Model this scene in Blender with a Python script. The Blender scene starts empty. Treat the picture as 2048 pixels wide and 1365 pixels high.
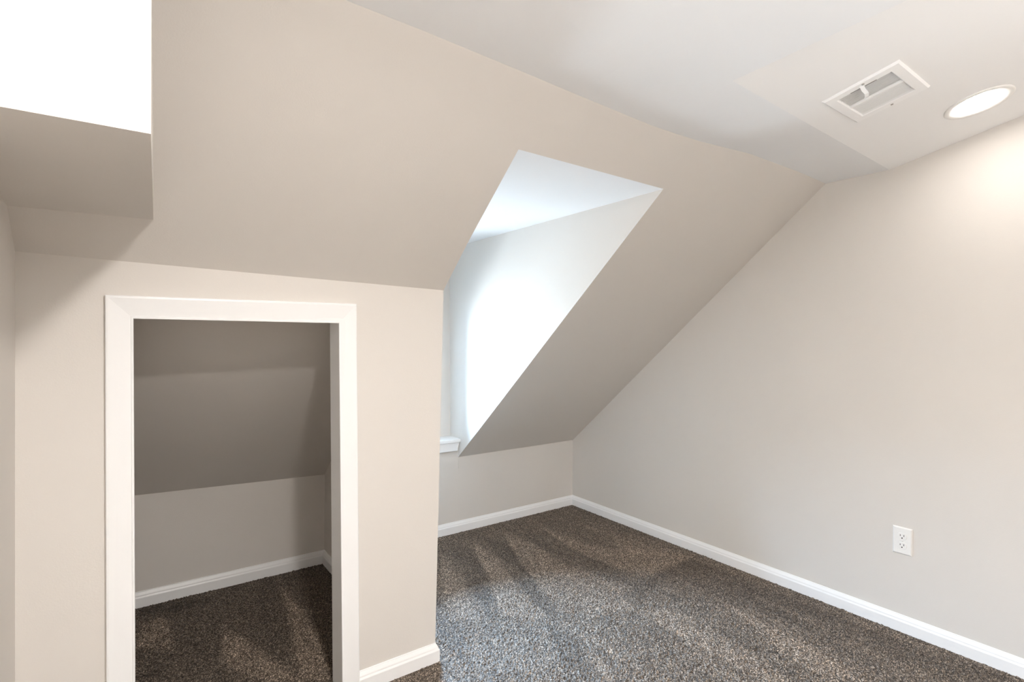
import bpy, bmesh, math
import numpy as np
from mathutils import Vector, Matrix
scene = bpy.context.scene
C = scene.collection

# ------------------------------------------------------------------ camera
cam_data = bpy.data.cameras.new('camera')
cam = bpy.data.objects.new('camera', cam_data); C.objects.link(cam)
F = Vector((0.587584, 0.809127, -0.007611)); R_ = Vector((0.80916, -0.587528, 0.008411)); U = Vector((-0.002334, 0.011101, 0.999936))
cam.matrix_world = Matrix(((R_.x, U.x, -F.x, 0.0), (R_.y, U.y, -F.y, 0.0), (R_.z, U.z, -F.z, 1.234), (0, 0, 0, 1)))
cam_data.sensor_width = 36.0
cam_data.lens = 36.0 * 1054.0 / 2048.0
cam_data.clip_start = 0.02
scene.camera = cam

# ------------------------------------------------------------------ world, exposure
SKY_STRENGTH = 400.0
FILL_WATTS = 140.0
LAMP_NEAR_WALL, LAMP_MIDDLE, LAMP_REAR_FILL = 46.0, 760.0, 60.0     # strengths tuned one by one; the rear lamps are added fill
world = bpy.data.worlds.new('World'); scene.world = world; world.use_nodes = True
wn = world.node_tree; bg = wn.nodes['Background']
bg.inputs['Strength'].default_value = SKY_STRENGTH
# overcast sky (brighter towards the zenith) over dim ground
tc = wn.nodes.new('ShaderNodeTexCoord'); sx = wn.nodes.new('ShaderNodeSeparateXYZ'); wr = wn.nodes.new('ShaderNodeValToRGB')
mr = wn.nodes.new('ShaderNodeMapRange'); mr.inputs['From Min'].default_value = -1.0; mr.inputs['From Max'].default_value = 1.0
wn.links.new(tc.outputs['Generated'], sx.inputs[0]); wn.links.new(sx.outputs['Z'], mr.inputs[0])
wn.links.new(mr.outputs[0], wr.inputs[0]); wn.links.new(wr.outputs[0], bg.inputs['Color'])
e = wr.color_ramp.elements
e[0].position = 0.0; e[0].color = (0.12, 0.135, 0.15, 1); e[1].position = 1.0; e[1].color = (0.50, 0.74, 1.05, 1)
x = e.new(0.495); x.color = (0.12, 0.135, 0.15, 1)
x = e.new(0.505); x.color = (0.19, 0.26, 0.34, 1)

# added fill spot behind the camera, aimed up to bounce off the ceiling
gd = bpy.data.lights.new('fill_spot', 'SPOT'); gd.energy = FILL_WATTS; gd.color = (1.0, 0.975, 0.955); gd.shadow_soft_size = 0.10
gd.spot_size = math.radians(162); gd.spot_blend = 0.5
go = bpy.data.objects.new('fill_spot', gd); C.objects.link(go); go.location = (0.55, -1.30, 0.95); go.rotation_euler = (math.radians(180), 0, 0)
scene.view_settings.view_transform = 'Standard'
scene.view_settings.look = 'None'
scene.view_settings.gamma = 1.0
scene.view_settings.use_curve_mapping = False
scene.view_settings.exposure = 0.03
try:
    scene.cycles.max_bounces = 14
    scene.cycles.diffuse_bounces = 10
except Exception:
    pass

# sky portal in the dormer window (guides the daylight sampling only)
pd = bpy.data.lights.new('sky_portal', 'AREA'); pd.shape = 'RECTANGLE'; pd.size = 0.46; pd.size_y = 0.84
pd.cycles.is_portal = True
po = bpy.data.objects.new('sky_portal', pd); C.objects.link(po)
po.location = (1.325, 3.175, 1.045); po.rotation_euler = (math.radians(-90), 0, 0)

# ------------------------------------------------------------------ materials
def new_mat(name):
    m = bpy.data.materials.new(name); m.use_nodes = True
    nt = m.node_tree
    return m, nt, nt.nodes['Principled BSDF']

def paint(name, col, rough=0.6, bump=0.05, scale=260.0, blotch=0.03, big=0.0):
    """rolled wall paint: fine orange-peel relief, faint blotches and drywall waviness"""
    m, nt, b = new_mat(name)
    L = nt.links
    geo = nt.nodes.new('ShaderNodeNewGeometry')
    n1 = nt.nodes.new('ShaderNodeTexNoise'); n1.inputs['Scale'].default_value = 2.3; n1.inputs['Detail'].default_value = 3
    L.new(geo.outputs['Position'], n1.inputs['Vector'])
    mix = nt.nodes.new('ShaderNodeMix'); mix.data_type = 'RGBA'
    mix.inputs[6].default_value = (*[c * (1 - blotch) for c in col], 1)
    mix.inputs[7].default_value = (*[min(1, c * (1 + blotch)) for c in col], 1)
    L.new(n1.outputs['Fac'], mix.inputs[0]); L.new(mix.outputs[2], b.inputs['Base Color'])
    n2 = nt.nodes.new('ShaderNodeTexNoise'); n2.inputs['Scale'].default_value = scale; n2.inputs['Detail'].default_value = 2
    L.new(geo.outputs['Position'], n2.inputs['Vector'])
    bp = nt.nodes.new('ShaderNodeBump'); bp.inputs['Strength'].default_value = bump; bp.inputs['Distance'].default_value = 0.002
    L.new(n2.outputs['Fac'], bp.inputs['Height'])
    if big:
        n3 = nt.nodes.new('ShaderNodeTexNoise'); n3.inputs['Scale'].default_value = 5.0; n3.inputs['Detail'].default_value = 2
        L.new(geo.outputs['Position'], n3.inputs['Vector'])
        b2 = nt.nodes.new('ShaderNodeBump'); b2.inputs['Strength'].default_value = big; b2.inputs['Distance'].default_value = 0.02
        L.new(n3.outputs['Fac'], b2.inputs['Height']); L.new(b2.outputs['Normal'], bp.inputs['Normal'])
    L.new(bp.outputs['Normal'], b.inputs['Normal'])
    b.inputs['Roughness'].default_value = rough
    b.inputs['Specular IOR Level'].default_value = 0.3
    return m

M_WALL = paint('greige_wall_paint', (0.70, 0.668, 0.630), 0.62, 0.12, 240, 0.02, 0.10)
M_CEIL = paint('white_ceiling_paint', (0.880, 0.890, 0.902), 0.75, 0.06, 240, 0.01, 0.05)
M_CEIL_LIT = paint('white_ceiling_paint_lit', (0.905, 0.905, 0.903), 0.75, 0.06, 240, 0.01, 0.05)  # raised part's stronger light painted in as a lighter, warmer white
M_TRIM = paint('white_semigloss_trim', (0.88, 0.885, 0.89), 0.32, 0.02, 90, 0.008, 0.0)
M_VENT = paint('white_enamel_metal', (0.93, 0.93, 0.93), 0.35, 0.0, 90, 0.004, 0.0)
M_PLASTIC = paint('white_plastic', (0.86, 0.85, 0.83), 0.28, 0.0, 90, 0.004, 0.0)
M_FIN = paint('white_enamel_fins', (0.86, 0.855, 0.85), 0.40, 0.0, 90, 0.004, 0.0)
M_DUCT = paint('grey_duct_metal', (0.25, 0.245, 0.24), 0.5, 0.0, 90, 0.02, 0.0)
M_SLOT = paint('dark_slot', (0.03, 0.027, 0.025), 0.7, 0.0, 90, 0.0, 0.0)
M_SCREW = paint('dull_screw_metal', (0.42, 0.40, 0.38), 0.4, 0.0, 90, 0.0, 0.0)

LAMP_COLOR = (1.0, 0.95, 0.90, 1)
def lens_mat(strength):
    m, nt, b = new_mat('lit_led_lens')
    b.inputs['Base Color'].default_value = (0.9, 0.9, 0.88, 1)
    b.inputs['Emission Color'].default_value = LAMP_COLOR
    b.inputs['Emission Strength'].default_value = strength
    return m

M_GLASS, nt, b = new_mat('window_glass')
nt.nodes.remove(b)
g1 = nt.nodes.new('ShaderNodeBsdfTransparent'); g1.inputs[0].default_value = (0.95, 0.97, 0.97, 1)
g2 = nt.nodes.new('ShaderNodeBsdfGlossy'); g2.inputs['Roughness'].default_value = 0.02
fr = nt.nodes.new('ShaderNodeFresnel'); fr.inputs['IOR'].default_value = 1.45
mx = nt.nodes.new('ShaderNodeMixShader')
nt.links.new(fr.outputs[0], mx.inputs[0]); nt.links.new(g1.outputs[0], mx.inputs[1]); nt.links.new(g2.outputs[0], mx.inputs[2])
nt.links.new(mx.outputs[0], nt.nodes['Material Output'].inputs['Surface'])

# carpet: flecked brown twist pile; attribute "brush" = which way the vacuum laid the pile
M_CARPET, nt, b = new_mat('flecked_brown_carpet')
L = nt.links
geo = nt.nodes.new('ShaderNodeNewGeometry')
vor = nt.nodes.new('ShaderNodeTexVoronoi'); vor.inputs['Scale'].default_value = 325.0
L.new(geo.outputs['Position'], vor.inputs['Vector'])
sep = nt.nodes.new('ShaderNodeSeparateColor'); L.new(vor.outputs['Color'], sep.inputs[0])
ramp = nt.nodes.new('ShaderNodeValToRGB'); cr = ramp.color_ramp
cr.elements[0].position = 0.0; cr.elements[0].color = (0.024, 0.017, 0.012, 1)
cr.elements[1].position = 1.0; cr.elements[1].color = (0.66, 0.54, 0.43, 1)
for ps, cl in ((0.30, (0.062, 0.046, 0.034, 1)), (0.62, (0.17, 0.132, 0.10, 1)), (0.85, (0.36, 0.29, 0.225, 1))):
    e = cr.elements.new(ps); e.color = cl
L.new(sep.outputs[0], ramp.inputs[0])
att = nt.nodes.new('ShaderNodeAttribute'); att.attribute_name = 'brush'
hsv = nt.nodes.new('ShaderNodeHueSaturation')
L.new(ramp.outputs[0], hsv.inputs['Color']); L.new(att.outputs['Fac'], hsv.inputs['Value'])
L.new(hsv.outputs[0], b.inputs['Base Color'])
b.inputs['Roughness'].default_value = 0.7
b.inputs['Specular IOR Level'].default_value = 0.5
b.inputs['Sheen Weight'].default_value = 0.08
b.inputs['Sheen Roughness'].default_value = 0.4

# ------------------------------------------------------------------ helpers
def link(name, verts, faces, mat, parent=None, smooth=False, bevel=0.0, kind=None):
    me = bpy.data.meshes.new(name)
    me.from_pydata([tuple(v) for v in verts], [], faces); me.update()
    bm = bmesh.new(); bm.from_mesh(me)
    if bevel:
        bmesh.ops.bevel(bm, geom=list(bm.edges), offset=bevel, segments=2, profile=0.6, affect='EDGES')
    bm.to_mesh(me); bm.free()
    if smooth:
        me.shade_smooth()
    me.materials.append(mat)
    o = bpy.data.objects.new(name, me); C.objects.link(o)
    if parent: o.parent = parent
    if kind: o['kind'] = kind
    return o

def struct(name, verts, faces, mat, **k):
    return link(name, verts, faces, mat, kind='structure', **k)

BOXF = [(0, 3, 2, 1), (4, 5, 6, 7), (0, 1, 5, 4), (1, 2, 6, 5), (2, 3, 7, 6), (3, 0, 4, 7)]
def boxv(x0, x1, y0, y1, z0, z1):
    return [(x0, y0, z0), (x1, y0, z0), (x1, y1, z0), (x0, y1, z0), (x0, y0, z1), (x1, y0, z1), (x1, y1, z1), (x0, y1, z1)]
def merge(parts):
    V, Fc = [], []
    for v, f in parts:
        n = len(V); V += list(v); Fc += [tuple(i + n for i in q) for q in f]
    return V, Fc
def quadgrid(p00, p10, p11, p01, nu=12, nv=8):
    """a slightly warped wall face as a small grid"""
    a, b_, c, d = map(Vector, (p00, p10, p11, p01)); V = []
    for j in range(nv + 1):
        t = j / nv
        for i in range(nu + 1):
            s = i / nu
            V.append((a * (1 - s) + b_ * s) * (1 - t) + (d * (1 - s) + c * s) * t)
    Fc = [(j * (nu + 1) + i, j * (nu + 1) + i + 1, (j + 1) * (nu + 1) + i + 1, (j + 1) * (nu + 1) + i) for j in range(nv) for i in range(nu)]
    return V, Fc
def empty(name, loc, rot=None):
    o = bpy.data.objects.new(name, None); C.objects.link(o)
    o.location = loc; o.empty_display_size = 0.05
    if rot is not None: o.rotation_euler = rot
    return o
def tag(o, label, cat, group=None):
    o['label'] = label; o['category'] = cat
    if group: o['group'] = group

# ------------------------------------------------------------------ room dimensions (metres)
D = 2.6541            # gable wall
K = 2.879             # eave knee wall
W = 1.7787            # front of the closet wall
XL = -0.228           # left wall
SA, SB = 2.964375, -0.864381     # roof slope: z = SA + SB*y
ZC = 1.9702           # flat ceiling
YREAR = -2.6
def slope(x, y): return (x, y, SA + SB * y)
def wall_y(x, z):     # the closet wall leans a little, as old framing does
    return W + (-0.0086 + 0.0264 * (x + 0.228) / 1.205) * (z / 1.42)

# ------------------------------------------------------------------ floor
def soft_poly(px, py, poly, soft):
    """1 inside a polygon, falling to 0 over `soft` metres outside / inside its edge"""
    poly = np.array(poly); n = len(poly)
    inside = np.zeros(px.shape, bool); dist = np.full(px.shape, 9.0)
    for i in range(n):
        x0, y0 = poly[i]; x1, y1 = poly[(i + 1) % n]
        cond = ((y0 > py) != (y1 > py))
        with np.errstate(divide='ignore', invalid='ignore'):
            xi = (x1 - x0) * (py - y0) / ((y1 - y0) if y1 != y0 else 1e-9) + x0
        inside ^= cond & (px < xi)
        dx, dy = x1 - x0, y1 - y0
        t = np.clip(((px - x0) * dx + (py - y0) * dy) / (dx * dx + dy * dy + 1e-12), 0, 1)
        dist = np.minimum(dist, np.hypot(px - x0 - t * dx, py - y0 - t * dy))
    sd = np.where(inside, dist, -dist)
    return np.clip(sd / soft + 0.5, 0, 1)

struct('floor', boxv(-0.40, 2.80, YREAR - 0.1, 3.30, -0.12, -0.004), BOXF, M_CARPET)
floor = bpy.data.objects['floor']
fa = floor.data.attributes.new('brush', 'FLOAT', 'POINT')
fa.data.foreach_set('value', np.full(len(floor.data.vertices), 0.9, np.float32))

LIGHT_MARKS = [
    [(2.161, 2.617), (2.199, 2.41), (2.221, 2.231), (2.316, 2.113), (2.453, 1.992), (2.568, 1.799), (2.358, 1.777), (2.193, 1.779), (2.141, 1.972), (2.092, 2.193)],
    [(2.416, 2.536), (2.466, 2.374), (2.568, 1.799), (2.338, 2.022), (2.412, 2.322)],
    [(1.945, 2.765), (1.952, 2.471), (1.921, 2.103), (1.966, 1.791), (1.852, 1.599), (1.666, 1.669), (1.615, 1.929), (1.757, 2.354)],
    [(1.678, 2.688), (1.664, 2.419), (1.535, 1.985), (1.487, 1.736), (1.339, 1.898), (1.505, 2.267)],
    [(1.433, 2.651), (1.395, 2.344), (1.245, 1.965), (1.117, 1.996), (1.248, 2.292)],
    [(1.872, 1.616), (2.026, 1.416), (1.989, 1.124), (1.935, 0.928), (1.849, 0.989), (1.847, 1.224), (1.843, 1.43)],
    [(2.25, 1.416), (2.251, 1.143), (2.198, 0.842), (2.15, 0.776), (2.046, 0.849), (2.084, 1.057)],
    [(1.471, 1.537), (1.464, 1.403), (1.413, 1.297), (1.362, 1.333)],
    [(0.323, 2.527), (0.337, 2.46), (0.389, 2.324), (0.434, 2.168), (0.477, 2.017), (0.492, 1.947), (0.388, 2.02), (0.313, 2.177), (0.286, 2.233)],
    [(0.602, 2.736), (0.624, 2.645), (0.632, 2.423), (0.63, 2.154), (0.586, 1.891), (0.495, 1.945), (0.529, 2.141), (0.581, 2.501)],
    [(0.114, 2.745), (0.148, 2.68), (0.137, 2.417), (0.025, 2.529), (0.037, 2.719)]]
DARK_MARKS = [
    [(2.008, 2.601), (2.079, 2.278), (2.102, 2.022), (2.049, 1.733), (2.0, 1.842), (1.92, 2.149)],
    [(1.773, 2.706), (1.849, 2.597), (1.773, 2.296), (1.633, 1.951), (1.497, 1.729), (1.541, 2.016), (1.655, 2.378)],
    [(1.539, 2.758), (1.599, 2.561), (1.471, 2.137), (1.287, 1.935), (1.386, 2.272)],
    [(2.085, 1.764), (2.193, 1.779), (2.561, 1.794), (2.407, 1.721), (2.157, 1.695), (1.957, 1.655), (1.934, 1.706)],
    [(2.544, 1.783), (2.56, 1.302), (2.559, 0.722), (2.624, 0.441), (2.409, 0.593), (2.33, 1.06), (2.275, 1.432), (2.311, 1.705)],
    [(1.973, 1.453), (2.036, 1.214), (1.978, 0.898), (1.926, 0.934), (1.924, 1.146)],
    [(1.452, 1.733), (1.471, 1.537), (1.379, 1.321), (1.277, 1.393)],
    [(0.028, 2.89), (0.12, 2.892), (0.317, 2.812), (0.318, 2.753), (0.19, 2.754), (0.027, 2.806)]]

# single strokes of the vacuum: from x, y to x, y, width, strength
STROKES = [(1.94, 2.77, 1.76, 2.33, .030, .35), (1.76, 2.36, 1.62, 1.90, .035, .30), (1.68, 2.69, 1.51, 2.26, .030, .35), (1.52, 2.28, 1.34, 1.88, .04, .25),
    (2.165, 2.63, 2.09, 2.18, .028, .35), (2.09, 2.2, 2.15, 1.80, .03, .25), (1.44, 2.65, 1.28, 2.28, .03, .30), (2.42, 2.55, 2.34, 2.02, .03, .25),
    (1.93, 1.55, 1.70, 0.85, .04, .22), (2.30, 1.62, 2.12, 0.75, .035, .25), (1.62, 1.65, 1.40, 1.05, .04, .20), (2.48, 1.70, 2.36, 0.60, .03, .22), (1.25, 2.0, 1.02, 1.55, .04, .22),
    (2.0, 2.6, 1.90, 2.12, .03, -.25), (1.85, 2.62, 1.66, 2.12, .03, -.22), (2.42, 1.5, 2.25, 0.6, .03, -.22), (1.80, 1.5, 1.60, 0.9, .03, -.18)]
def pile_patch(x0, x1, y0, y1, step, seed, base, con):
    rng = np.random.default_rng(seed)
    nx = int((x1 - x0) / step) + 1; ny = int((y1 - y0) / step) + 1
    X, Y = np.meshgrid(np.linspace(x0, x1, nx), np.linspace(y0, y1, ny))
    br = np.full(X.shape, base)
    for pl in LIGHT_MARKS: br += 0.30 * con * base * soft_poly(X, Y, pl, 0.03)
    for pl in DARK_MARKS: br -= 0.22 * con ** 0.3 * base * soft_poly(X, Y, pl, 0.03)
    for (xa, ya, xb, yb, w, v) in STROKES:
        t = np.clip(((X - xa) * (xb - xa) + (Y - ya) * (yb - ya)) / ((xb - xa) ** 2 + (yb - ya) ** 2), 0, 1)
        dd = np.hypot(X - xa - t * (xb - xa), Y - ya - t * (yb - ya))
        br += v * base * np.clip(1 - dd / (w * (0.35 + t)), 0, 1) * np.clip(t * 12, 0, 1) * np.clip((1 - t) * 4, 0, 1)
    wob = sum(np.sin(X * a + Y * b_ + c) for a, b_, c in ((21, 5, .4), (37, -9, 1.9), (11, 14, 3.1), (53, 6, 5.0))) / 4
    # fine parallel strokes of the vacuum head, drifting slowly along y
    xs = X + 0.10 * (Y - 2.0) * (X - 1.9) / 0.8 + 0.012 * np.sin(Y * 5.3 + X * 3)
    st = sum(a * np.sin(xs * f + Y * g + p) for a, f, g, p in ((.5, 19, 1.1, .3), (.6, 33, -1.7, 2.2), (.5, 61, 2.3, 4.0), (.35, 97, -3.1, 1.0), (.25, 143, 4.4, .6)))
    br = np.clip(br + (0.05 * wob + 0.065 * st) * base, 0.22, 1.8)
    Z = rng.uniform(-0.005, 0.004, X.shape) + 0.0015 * wob
    X = X + rng.uniform(-.4, .4, X.shape) * step; Y = Y + rng.uniform(-.4, .4, X.shape) * step
    co = np.stack([X, Y, Z], -1).reshape(-1, 3).astype(np.float32)
    i, j = np.meshgrid(np.arange(nx - 1), np.arange(ny - 1)); k = (j * nx + i).ravel()
    t = np.concatenate([np.stack([k, k + 1, k + nx + 1], 1), np.stack([k, k + nx + 1, k + nx], 1)]).astype(np.int32)
    me = bpy.data.meshes.new('carpet_pile')
    me.vertices.add(len(co)); me.vertices.foreach_set('co', co.ravel())
    me.loops.add(t.size); me.loops.foreach_set('vertex_index', t.ravel())
    me.polygons.add(len(t)); me.polygons.foreach_set('loop_start', np.arange(0, t.size, 3, dtype=np.int32))
    me.update(calc_edges=True)
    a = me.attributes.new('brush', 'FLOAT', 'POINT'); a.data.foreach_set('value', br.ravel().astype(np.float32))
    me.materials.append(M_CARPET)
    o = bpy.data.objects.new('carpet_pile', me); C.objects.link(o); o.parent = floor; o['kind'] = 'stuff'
    return o
pile_patch(0.955, D - 0.002, -0.2, K - 0.002, 0.0042, 1, 0.80, 1.25)
pile_patch(XL + 0.002, 0.955, -0.2, W + 0.11, 0.006, 2, 0.8, 1.25)
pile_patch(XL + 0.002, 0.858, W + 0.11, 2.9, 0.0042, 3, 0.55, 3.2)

# ------------------------------------------------------------------ walls
struct('wall_right', boxv(D, D + 0.12, YREAR - 0.1, 3.35, -0.1, 2.75), BOXF, M_WALL)
struct('wall_left', boxv(XL - 0.12, XL, YREAR - 0.1, 3.35, -0.1, 2.75), BOXF, M_WALL)
struct('wall_front', boxv(XL - 0.12, D + 0.12, YREAR - 0.12, YREAR, -0.1, 2.75), BOXF, M_WALL)

# knee wall under the slope, and its low continuation under the dormer window
struct('wall_back', *merge([
    ([(0.93, K, -0.05), (1.6815, K, -0.05), (1.6802, K + 0.004, 0.4722), (1.681, K, 0.572), (0.96, K, 0.572)], [(0, 1, 2, 3, 4)]),
    ([(1.6815, K, -0.05), (D + 0.05, K, -0.05), (D + 0.05, K, SA + SB * K), (1.6802, K + 0.004, 0.4722)], [(0, 1, 2, 3)]),
    (boxv(0.93, D + 0.05, K + 0.03, K + 0.25, -0.05, 0.44), BOXF),
    ([(0.93, K, 0.572), (1.6812, K, 0.572), (1.6834, 2.99, 0.572), (0.93, 2.99, 0.572)], [(0, 1, 2, 3)]),
    ]), M_WALL)

# roof slope (with the dormer cut out of it)
RIDGE = [(0.3793, 1.1536), (0.5595, 1.1546), (0.7944, 1.1587), (0.98, 1.1625), (1.0692, 1.1645), (1.4168, 1.1707), (1.55, 1.169), (1.69, 1.1656),
         (1.9973, 1.1489), (2.3994, 1.1463), (2.6488, 1.1501), (2.71, 1.151)]
RIDGE = [(-0.30, 1.152), (0.05, 1.1525)] + RIDGE
ridge = [slope(*q) for q in RIDGE]
P1 = slope(0.9806, 1.3244); P2 = slope(1.6885, 1.3257); P3 = (1.6802, 2.8832, 0.4722)
E1 = slope(0.9746, 1.6169); E2 = slope(0.9771, 1.7965)
iL = [i for i, q in enumerate(RIDGE) if q[0] <= 0.981]; iM = [i for i, q in enumerate(RIDGE) if 0.98 <= q[0] <= 1.691]; iR = [i for i, q in enumerate(RIDGE) if q[0] >= 1.689]
V = list(ridge); n = len(V)
V += [P1, E1, E2, slope(0.955, 1.85), slope(-0.30, 1.85), P2, P3, slope(1.68, 2.96), slope(2.71, 2.96)]
struct('sloped_ceiling', V, [
    tuple(iL) + (n, n + 1, n + 2, n + 3, n + 4),
    tuple(iM) + (n + 5, n),
    tuple(iR) + (n + 8, n + 7, n + 6, n + 5)], M_WALL)

# flat ceiling, then the raised pitched part with the register and the light
GX = [(-0.40, 0.60), (0.05, 0.60), (0.3793, 0.60), (0.5595, 0.60), (0.7944, 0.60), (0.98, .60), (1.0692, 0.7), (1.3906, 0.8551), (1.55, 0.8597), (1.69, 0.8638), (1.9973, 0.8727), (2.3994, 0.8843), (2.655, 0.8917), (2.71, 0.8933)]
V = [v for v in ridge] + [(x, y, ZC) for x, y in GX]
nr = len(ridge)
fs = []
for i in range(nr - 1):
    fs.append((i, i + 1, nr + i + 1, nr + i))
V += [(1.3596, 0.4277, ZC), (1.33, 0.0, ZC), (1.33, YREAR - 0.05, ZC), (-0.40, YREAR - 0.05, ZC)]
m = len(V)
fs.append((nr + 0, nr + 1, nr + 2, nr + 3, nr + 4, nr + 5, nr + 6, nr + 7, m - 4, m - 3, m - 2, m - 1))
struct('ceiling', V, fs, M_CEIL)
RISE = 0.224; YC0 = 0.8917
def rise(x, y): return (x, y, ZC + RISE * (YC0 - (2.655 - x) * 0.02895 - y))
YT = -1.0; ZT = ZC + RISE * (YC0 - YT)
crease = [(x, y, ZC) for x, y in GX[7:]]
HX0, HX1 = 1.904 - 0.0945, 1.904 + 0.0945              # duct opening for the register
HY0, HY1 = 0.6800 - 0.0740 * 0.9758, 0.6800 + 0.0740 * 0.9758
V = list(crease); nc = len(crease)
fs = []
gx = [1.30, HX0, HX1, 2.71]; gy = [0.80, HY1, HY0, YT]
base_i = len(V)
for y in gy:
    for x in gx: V.append(rise(x, y))
for jy in range(3):
    for ix in range(3):
        if (ix, jy) != (1, 1):
            a = base_i + jy * 4 + ix
            fs.append((a, a + 1, a + 5, a + 4))
fs.append(tuple(range(nc)) + (base_i + 3, base_i + 2, base_i + 1, base_i))
V += [(2.71, YREAR - 0.05, rise(2.71, YT)[2]), (1.30, YREAR - 0.05, rise(1.30, YT)[2])]
fs.append((base_i + 12, base_i + 13, base_i + 14, base_i + 15, len(V) - 2, len(V) - 1))
raised = struct('ceiling_raised', V, fs, M_CEIL_LIT)
struct('ceiling_step', [(1.3906, 0.8551, ZC), (1.3596, 0.4277, ZC), (1.33, 0.0, ZC), (1.33, YREAR - 0.05, ZC),
                        (1.33, YREAR - 0.05, ZT + .02), (1.33, YT, ZT + .02), (1.33, 0.0, ZC + 0.224 * .90), (1.3596, 0.4277, ZC + .118)],
       [(0, 1, 7), (1, 2, 6, 7), (2, 3, 4, 5, 6)], M_CEIL)

# boxed-in bulkhead at the upper left
bv = [(-0.235, 0.955, 1.5288), (0.0254, 0.955, 1.5323), (0.0500, 1.6586, 1.5307), (-0.235, 1.6641, 1.5260),
      (-0.235, 0.955, ZC + .02), (0.0249, 0.955, ZC + .02), (0.0500, 1.6586, ZC + .02), (-0.235, 1.6641, ZC + .02)]
struct('bulkhead', bv, BOXF, M_WALL)

# dormer: ceiling, cheeks, window wall
struct('ceiling_dormer', [P1, P2, (1.6834, 3.10, 1.8070), (0.9806, 3.10, 1.8080)], [(0, 1, 2, 3)], M_CEIL)
struct('wall_dormer_right', [P2, P3, (1.681, 2.879, 0.40), (1.6834, 3.10, 0.40), (1.6834, 3.10, 1.8070)], [(0, 1, 2, 3, 4)], M_WALL)
struct('wall_dormer_left', [P1, E1, E2, (0.9627, 1.789, 0.8386), (0.9415, 1.7790, 0.0), (0.9415, 1.779, -0.05), (0.95, 3.10, -0.05), (0.9806, 3.10, 1.8080)],
       [(0, 1, 2, 3, 4, 5, 6, 7)], M_WALL)
def ywin(z): return 2.983 + (z - 0.592) * 0.0318
WX0, WX1, WZ0, WZ1 = 1.12, 1.53, 0.655, 1.43
def wf(x, z): return (x, ywin(z), z)
xs = [0.93, WX0, WX1, 1.72]; zs = [0.45, WZ0, WZ1, 1.86]
V = [wf(x, z) for z in zs for x in xs] + [(x, y + 0.17, z) for (x, y, z) in [wf(x, z) for z in zs for x in xs]]
fs = []
for j in range(3):
    for i in range(3):
        if (i, j) != (1, 1):
            a = j * 4 + i
            fs.append((a, a + 1, a + 5, a + 4)); fs.append((a + 16, a + 20, a + 21, a + 17))
a, b2, c, d = 5, 6, 10, 9
for p, q in ((5, 6), (6, 10), (10, 9), (9, 5)): fs.append((p, q, q + 16, p + 16))
struct('wall_dormer_back', V, fs, M_WALL)

# ------------------------------------------------------------------ closet wall and its low doorway
OX0, OX1, OZ = 0.0100, 0.5700, 1.2740        # clear opening (left, right, head)
TH = 0.105
def wy(x, z, off=0.0): return (x, wall_y(x, z) + off, z)
def cornerx(z): return 0.9415 + (0.9771 - 0.9415) * max(0.0, z) / 1.4115
ZTOPL, ZTOPR = 1.4342, 1.4115
def topz(x): return ZTOPL + (ZTOPR - ZTOPL) * (x + 0.2277) / 1.2048
def wtop(x): 
    z = topz(x); y = (z - SA) / SB
    return (x, y, z)
lo = OX0 - 0.012; hi = OX1 + 0.032; hz = OZ + 0.012
def piece(xa, xb, za, zb_is_top=True, zb=None):
    p00 = wy(xa, za); p10 = wy(cornerx(za) if xb == 'corner' else xb, za)
    if zb_is_top:
        p01 = wtop(xa); p11 = wtop(0.9771 if xb == 'corner' else xb)
    else:
        p01 = wy(xa, zb); p11 = wy(cornerx(zb) if xb == 'corner' else xb, zb)
    return quadgrid(p00, p10, p11, p01, 4, 10)
parts = [piece(XL, lo, -0.03), piece(lo, hi, hz), piece(hi, 'corner', -0.03)]
YI = W + TH
def inner(xa, xb, za, zb): return ([(xa, YI, za), (xb, YI, za), (xb, YI, zb), (xa, YI, zb)], [(3, 2, 1, 0)])
parts += [inner(XL, lo, -0.03, 1.44), inner(lo, hi, hz, 1.44), inner(hi, 0.96, -0.03, 1.44)]
parts += [([wy(lo, -0.03), wy(lo, hz), (lo, YI, hz), (lo, YI, -0.03)], [(0, 1, 2, 3)]),
          ([wy(hi, -0.03), wy(hi, hz), (hi, YI, hz), (hi, YI, -0.03)], [(3, 2, 1, 0)]),
          ([wy(lo, hz), wy(hi, hz), (hi, YI, hz), (lo, YI, hz)], [(0, 1, 2, 3)])]
struct('wall_closet', *merge(parts), M_WALL)

# closet interior
K2 = 2.9022
def kz(x): return 0.507 + (0.4785 - 0.507) * (x - 0.0223) / 0.8403
CX = 0.860
struct('wall_closet_back', [(-0.25, K2, -0.03), (0.93, K2, -0.03), (0.93, K2, kz(0.93)), (-0.25, K2, kz(-0.25)), (0.93, K2 + .05, kz(0.93)), (-0.25, K2 + .05, kz(-0.25)), (0.93, K2 + .05, 0.7), (-0.25, K2 + .05, 0.7)],
       [(0, 1, 2, 3), (3, 2, 4, 5), (5, 4, 6, 7)], M_WALL)
dy = K2 - 1.80
V, fc = quadgrid((-0.25, K2 + .002, kz(-0.25)), (0.93, K2 + .002, kz(0.93)), (0.93, 1.80, 0.4785 - SB * dy), (-0.25, 1.80, 0.4965 - SB * dy), 6, 8)
struct('sloped_ceiling_closet', V, fc, M_WALL)
struct('wall_closet_right', [(CX, YI - .01, -0.03), (CX, K2 + .03, -0.03), (CX, K2 + .03, 1.5), (CX, YI - .01, 1.5)], [(0, 1, 2, 3)], M_WALL)

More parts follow.
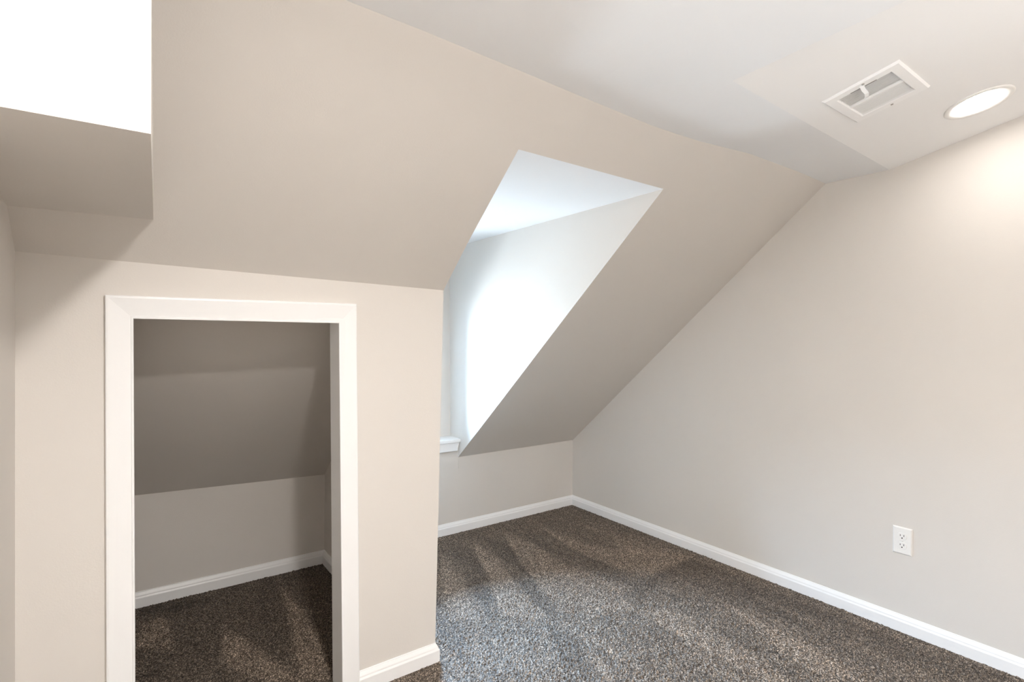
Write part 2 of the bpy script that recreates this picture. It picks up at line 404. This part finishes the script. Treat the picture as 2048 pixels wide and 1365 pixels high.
# ------------------------------------------------------------------ baseboards
PROFILE = [(0.0, 0.0), (0.014, 0.0), (0.014, 0.0435), (0.0128, 0.0462), (0.0106, 0.0500), (0.0100, 0.0545), (0.0092, 0.0565), (0.0052, 0.0640), (0.0036, 0.0668), (0.0034, 0.0690), (0.0, 0.0701)]
def baseboard(name, p0, p1, nrm, e0=0, e1=0):
    """p0->p1 along the wall foot, nrm points into the room, e=+1 outside-corner mitre, -1 inside-corner mitre"""
    p0 = Vector((p0[0], p0[1], 0)); p1 = Vector((p1[0], p1[1], 0)); n_ = Vector((nrm[0], nrm[1], 0)).normalized(); d = (p1 - p0).normalized()
    V = []
    for (u, z) in PROFILE: V.append(p0 + n_ * u - d * (e0 * u) + Vector((0, 0, z)))
    for (u, z) in PROFILE: V.append(p1 + n_ * u + d * (e1 * u) + Vector((0, 0, z)))
    k = len(PROFILE)
    fs = [(i, (i + 1) % k, k + (i + 1) % k, k + i) for i in range(k)] + [tuple(range(k))[::-1], tuple(range(k, 2 * k))]
    return struct(name, V, fs, M_TRIM)
baseboard('baseboard_right', (D, K), (D, YREAR), (-1, 0), -1, -1)
baseboard('baseboard_back', (0.95, K), (D, K), (0, -1), -1, -1)
baseboard('baseboard_closet_side', (0.9415, W), (0.95, K), (1, 0), 1, -1)
baseboard('baseboard_closet_front', (0.645, W), (0.9415, W), (0, -1), 0, 1)
baseboard('baseboard_closet_front_left', (XL, W), (-0.046, W), (0, -1), -1, 0)
baseboard('baseboard_closet_back', (XL, K2), (CX, K2), (0, -1), -1, -1)
baseboard('baseboard_closet_right', (CX, K2), (CX, YI), (-1, 0), -1, 0)
baseboard('baseboard_closet_left', (XL, YI), (XL, K2), (1, 0), 0, -1)
baseboard('baseboard_left', (XL, YREAR), (XL, W), (1, 0), -1, -1)
baseboard('baseboard_front', (D, YREAR), (XL, YREAR), (0, 1), -1, -1)

# ------------------------------------------------------------------ doorway casing and jamb
trim = empty('trim_1', (0.29, W, 0)); trim['kind'] = 'structure'
# profile across the casing: u = 0 at the outer edge -> 1 at the inner edge, t = stand-off from the wall
CPROF = [(0.0, 0.0), (0.0, 0.0135), (0.035, 0.0160), (0.10, 0.0165), (0.55, 0.0130), (0.86, 0.0100), (0.90, 0.0095), (0.915, 0.0125), (0.985, 0.0125), (1.0, 0.0110), (1.0, 0.0)]
def casing_piece(outer0, inner0, outer1, inner1):
    V = []
    for o_, i_ in ((outer0, inner0), (outer1, inner1)):
        for u, t in CPROF:
            x = o_[0] + (i_[0] - o_[0]) * u; z = o_[1] + (i_[1] - o_[1]) * u
            V.append((x - 0.29, wall_y(x, z) - t - W, z))
    k = len(CPROF)
    return V, [(i, (i + 1) % k, k + (i + 1) % k, k + i) for i in range(k)] + [tuple(range(k))[::-1], tuple(range(k, 2 * k))]
OL0, OLT = (-0.0463, 0.0), (-0.0525, 1.3367); IL0, ILT = (0.0175, 0.0), (0.0092, 1.2750)
OR0, ORT = (0.6460, 0.0), (0.6299, 1.3434); IR0, IRT = (0.5868, 0.0), (0.5698, 1.2750)
link('side_casing', *casing_piece(OL0, IL0, OLT, ILT), M_TRIM, trim)
link('side_casing', *casing_piece(OR0, IR0, ORT, IRT), M_TRIM, trim)
link('head_casing', *casing_piece(OLT, ILT, ORT, IRT), M_TRIM, trim)
def jamb(x0b, x0t, x1b, x1t, z0b, z0t, z1b, z1t):
    y0, y1 = -0.004, TH + 0.002
    V = [(x0b, y0, z0b), (x1b, y0, z1b), (x1b, y1, z1b), (x0b, y1, z0b), (x0t, y0, z0t), (x1t, y0, z1t), (x1t, y1, z1t), (x0t, y1, z0t)]
    return [(x - 0.29, y, z) for x, y, z in V], BOXF
link('side_jamb', *jamb(-0.004, -0.010, 0.0135, 0.0058, 0, 1.29, 0, 1.29), M_TRIM, trim)
link('side_jamb', *jamb(0.5905, 0.5735, 0.612, 0.592, 0, 1.29, 0, 1.29), M_TRIM, trim)
link('head_jamb', *jamb(0.006, 0.006, 0.5735, 0.5735, 1.2775, 1.292, 1.2775, 1.292), M_TRIM, trim)

# ------------------------------------------------------------------ window in the dormer
win = empty('window_1', (0, 0, 0)); win['kind'] = 'structure'
def wbox(name, x0, x1, y0, y1, z0, z1, parent, bevel=0.002, mat=M_TRIM):
    return link(name, boxv(x0, x1, y0, y1, z0, z1), BOXF, mat, parent, bevel=bevel)
# stool (inner sill board) with horn-less ends, and the apron under it
sv = [(0.985, 2.853, 0.5735), (1.6800, 2.853, 0.5720), (1.6832, 2.985, 0.5735), (0.985, 2.985, 0.5735),
      (0.985, 2.853, 0.5945), (1.6818, 2.853, 0.5935), (1.6834, 2.985, 0.5940), (0.985, 2.985, 0.5950)]
link('stool', sv, BOXF, M_TRIM, win, bevel=0.003)
av = [(0.985, 2.864, 0.5200), (1.6665, 2.864, 0.5182), (1.6665, K - .0005, 0.5182), (0.985, K - .0005, 0.5200),
      (0.985, 2.864, 0.5730), (1.6800, 2.864, 0.5718), (1.6800, K - .0005, 0.5718), (0.985, K - .0005, 0.5730)]
link('apron', av, BOXF, M_TRIM, win, bevel=0.002)
YW = 2.985
def leanbox(name, x0, x1, z0, z1, t, parent):
    V = [(x, ywin(z) - q, z) for z in (z0, z1) for (x, q) in ((x0, t), (x1, t), (x1, 0.0005), (x0, 0.0005))]
    return link(name, V, BOXF, M_TRIM, parent, bevel=0.002)
leanbox('side_casing', WX0 - 0.055, WX0, 0.5945, WZ1, 0.014, win)
leanbox('side_casing', WX1, WX1 + 0.055, 0.5945, WZ1, 0.014, win)
leanbox('head_casing', WX0 - 0.055, WX1 + 0.055, WZ1, WZ1 + 0.055, 0.015, win)
fr_ = win
wbox('window_frame', WX0, WX0 + 0.02, 2.99, 3.17, WZ0, WZ1, win)
wbox('window_frame', WX1 - 0.02, WX1, 2.99, 3.17, WZ0, WZ1, win)
wbox('window_frame', WX0, WX1, 3.02, 3.17, WZ1 - 0.02, WZ1, win)
wbox('window_frame', WX0, WX1, 2.99, 3.17, WZ0, WZ0 + 0.02, win)
def sash(y, z0, z1):
    x0, x1 = WX0 + 0.02, WX1 - 0.02; t = 0.035; w = 0.036
    parts = [(boxv(x0, x0 + w, y, y + t, z0, z1), BOXF), (boxv(x1 - w, x1, y, y + t, z0, z1), BOXF),
             (boxv(x0 + w, x1 - w, y, y + t, z0, z0 + w), BOXF), (boxv(x0 + w, x1 - w, y, y + t, z1 - w, z1), BOXF)]
    s = link('sash', *merge(parts), M_TRIM, win)
    link('pane', boxv(x0 + w, x1 - w, y + 0.015, y + 0.019, z0 + w, z1 - w), BOXF, M_GLASS, s)
    return s
zm = (WZ0 + WZ1) / 2
lower = sash(3.06, WZ0 + 0.02, zm + 0.018); sash(3.10, zm - 0.018, WZ1 - 0.02)
link('sash_lock', boxv(1.29, 1.335, 3.045, 3.075, zm + 0.018, zm + 0.032), BOXF, M_SCREW, lower, bevel=0.003)

# ------------------------------------------------------------------ recessed lights
def disc_lathe(profile, seg=64):
    """profile of (radius, height) pairs revolved about z"""
    V, fs = [], []
    for k in range(seg):
        a = 2 * math.pi * k / seg
        for r, z in profile: V.append((r * math.cos(a), r * math.sin(a), z))
    n = len(profile)
    for k in range(seg):
        k2 = (k + 1) % seg
        for i in range(n - 1): fs.append((k * n + i, k2 * n + i, k2 * n + i + 1, k * n + i + 1))
    return V, fs
tilt = math.atan(RISE)
def downlight(loc, rot, label, strength):
    t = empty('recessed_light', loc, rot); tag(t, label, 'ceiling light', 'recessed ceiling lights')
    link('trim_ring', *disc_lathe([(0.0945, 0.0), (0.0945, -0.0020), (0.0920, -0.0045), (0.0860, -0.0055), (0.0735, -0.0030), (0.0705, -0.0012), (0.0705, 0.0)]), M_PLASTIC, t, smooth=True)
    V, fs = disc_lathe([(0.0700, 0.0), (0.0698, -0.0016), (0.05, -0.0020), (0.02, -0.0022), (0.0005, -0.0022)], 48)
    link('lens', V, fs, lens_mat(strength), t, smooth=True)['label'] = 'glowing white lens'
    return t
c0 = rise(2.3470, 0.5300)
downlight(c0, (-tilt, 0, 0), 'round white recessed light glowing in the raised ceiling near the right wall', LAMP_NEAR_WALL)
downlight((0.36, 0.10, ZC - 0.0003), (0, 0, 0), 'round white recessed light in the flat ceiling nearest the closet doorway', LAMP_MIDDLE)
downlight((0.36, -1.45, ZC - 0.0003), (0, 0, 0), 'round white recessed light added for fill at the rear of the flat ceiling near the left wall', LAMP_REAR_FILL)  # this and the next two: unseen lamps added to fill the room
downlight((1.05, -2.1, ZC - 0.0003), (0, 0, 0), 'round white recessed light added for fill at the rear of the flat ceiling beside the step', LAMP_REAR_FILL)
downlight((2.05, -1.7, rise(2.05, YT)[2] - 0.006), (0, 0, 0), 'round white recessed light added for fill in the rear level part of the raised ceiling', LAMP_REAR_FILL)

# ------------------------------------------------------------------ ceiling register
reg = empty('ceiling_vent', rise(1.904, 0.6800), (-tilt, 0, 0))
tag(reg, 'white rectangular metal air register with thin fins in the raised ceiling', 'vent')
a_, b_ = 0.1290, 0.1060       # half sizes in x and along the pitch
ga, gb = 0.0940, 0.0735
def frame_mesh(outx, outy, inx, iny, drop):
    lv = [(outx, outy, 0.0), (outx, outy, -0.0025), (outx - 0.005, outy - 0.005, -drop), (inx + 0.003, iny + 0.003, -drop), (inx, iny, -drop + 0.002), (inx, iny, 0.02)]
    V, fs = [], []
    for (x, y, z) in lv: V += [(-x, -y, z), (x, -y, z), (x, y, z), (-x, y, z)]
    for l in range(len(lv) - 1):
        for k in range(4): fs.append((l * 4 + k, l * 4 + (k + 1) % 4, l * 4 + 4 + (k + 1) % 4, l * 4 + 4 + k))
    return V, fs
link('face_frame', *frame_mesh(a_, b_, ga, gb, 0.0075), M_VENT, reg)
link('divider_bar', boxv(-0.0030, 0.0030, -gb, gb, -0.0068, 0.012), BOXF, M_VENT, reg)
link('duct_collar', boxv(-ga - .001, ga + .001, -gb - .001, gb + .001, 0.018, 0.06), [(0, 1, 2, 3)] + BOXF[1:], M_DUCT, reg)
for side, lean, hgt in ((-1, 0.0030, 0.0095), (1, -0.0010, 0.0095)):
    nf = 10; fin_me = None
    for k in range(nf):
        xc = -ga + 0.0015 + k * 0.0090 if side < 0 else 0.0055 + k * 0.0088
        if fin_me is None:
            V = [(x, y, z) for (x, z) in ((-0.0005, 0.0), (0.0005, 0.0), (lean + 0.0005, hgt), (lean - 0.0005, hgt)) for y in (-gb, gb)]
            fo = link('fin', V, [(0, 2, 3, 1), (2, 4, 5, 3), (4, 6, 7, 5), (6, 0, 1, 7), (0, 6, 4, 2), (1, 3, 5, 7)], M_FIN, reg)
            fin_me = fo.data
        else:
            fo = bpy.data.objects.new('fin', fin_me); C.objects.link(fo); fo.parent = reg
        fo.location = (xc, 0, -0.0030)
# damper lever in its slot on the side facing the closet
link('lever_slot', boxv(-0.0995, -0.0955, -0.036, 0.036, -0.0083, -0.0070), BOXF, M_DUCT, reg)
lv = []
for (x, y, z, w) in ((-0.1090, 0.0, -0.0075, 0.006), (-0.0985, 0.001, -0.016, 0.0055), (-0.086, -0.001, -0.024, 0.0055), (-0.0700, 0.005, -0.026, 0.006), (-0.058, 0.010, -0.0235, 0.006)):
    lv += [(x, y - w, z), (x, y + w, z), (x, y + w, z - 0.003), (x, y - w, z - 0.003)]
fs = [(0, 1, 2, 3), (16, 19, 18, 17)]
for l in range(4):
    for k in range(4): fs.append((l * 4 + k, l * 4 + 4 + k, l * 4 + 4 + (k + 1) % 4, l * 4 + (k + 1) % 4))
link('damper_lever', lv, fs, M_VENT, reg)
so = link('screw', *disc_lathe([(0.0042, 0.0), (0.0040, -0.0012), (0.0022, -0.0022), (0.0003, -0.0024)], 16), M_SCREW, reg, smooth=True)
so.location = (0.1140, -0.005, -0.0075)
s2 = bpy.data.objects.new('screw', so.data); C.objects.link(s2); s2.parent = reg; s2.location = (-0.1140, -0.005, -0.0075)

# ------------------------------------------------------------------ electrical outlet on the right wall
out = empty('electrical_outlet', (D, 0.8250, 0.3845), (0, 0, math.radians(90)))
tag(out, 'white duplex electrical outlet on the right wall above the baseboard', 'outlet')
# local axes: x along the wall (world +y), -... world -x is the room side => local +y
hw, hh = 0.03495, 0.05715
lv = [(hw, hh, 0.0), (hw, hh, 0.0018), (hw - 0.0035, hh - 0.0035, 0.0052), (hw - 0.006, hh - 0.006, 0.0058)]
V, fs = [], []
for (x, z, y) in lv: V += [(-x, y, -z), (x, y, -z), (x, y, z), (-x, y, z)]
for l in range(3):
    for k in range(4): fs.append((l * 4 + k, l * 4 + (k + 1) % 4, l * 4 + 4 + (k + 1) % 4, l * 4 + 4 + k))
fs.append((12, 13, 14, 15)); fs.append((3, 2, 1, 0))
link('cover_plate', V, fs, M_PLASTIC, out)
def recep_face(zc, name='receptacle'):
    pts = []
    r = 0.0172; cut = 0.0135
    for k in range(40):
        a = 2 * math.pi * k / 40
        x, z = r * math.cos(a), r * math.sin(a)
        pts.append((x, max(-cut, min(cut, z))))
    V, fs = [], []; n = len(pts)
    for s, y in ((1.06, 0.0052), (1.06, 0.0060), (1.0, 0.0060), (0.985, 0.0072), (0.93, 0.0076)):
        for x, z in pts: V.append((x * s, y, z * s + zc))
    for l in range(4):
        for k in range(n): fs.append((l * n + k, l * n + (k + 1) % n, (l + 1) * n + (k + 1) % n, (l + 1) * n + k))
    fs.append(tuple(range(4 * n, 5 * n)))
    rc = link(name, V, fs, M_PLASTIC, out)
    for sx, h_ in ((-0.0064, 0.0040), (0.0064, 0.0034)):
        link('slot', boxv(sx - 0.0011, sx + 0.0011, 0.0070, 0.0079, zc + 0.0035 - h_, zc + 0.0035 + h_), BOXF, M_SLOT, rc)
    hv = [(0.0026 * math.cos(t), y, 0.0026 * math.sin(t) - 0.0072 + zc) for y in (0.0070, 0.0079) for t in [2 * math.pi * k / 12 for k in range(12)]]
    link('ground_hole', hv, [tuple(range(12))[::-1], tuple(range(12, 24))] + [(k, (k + 1) % 12, 12 + (k + 1) % 12, 12 + k) for k in range(12)], M_SLOT, rc)
recep_face(0.0195); recep_face(-0.0195)
sc_ = link('screw', *disc_lathe([(0.0032, 0.0), (0.0030, 0.0010), (0.0018, 0.0018), (0.0002, 0.0020)], 16), M_PLASTIC, out, smooth=True)
sc_.location = (0, 0.0056, 0); sc_.rotation_euler = (math.radians(-90), 0, 0)
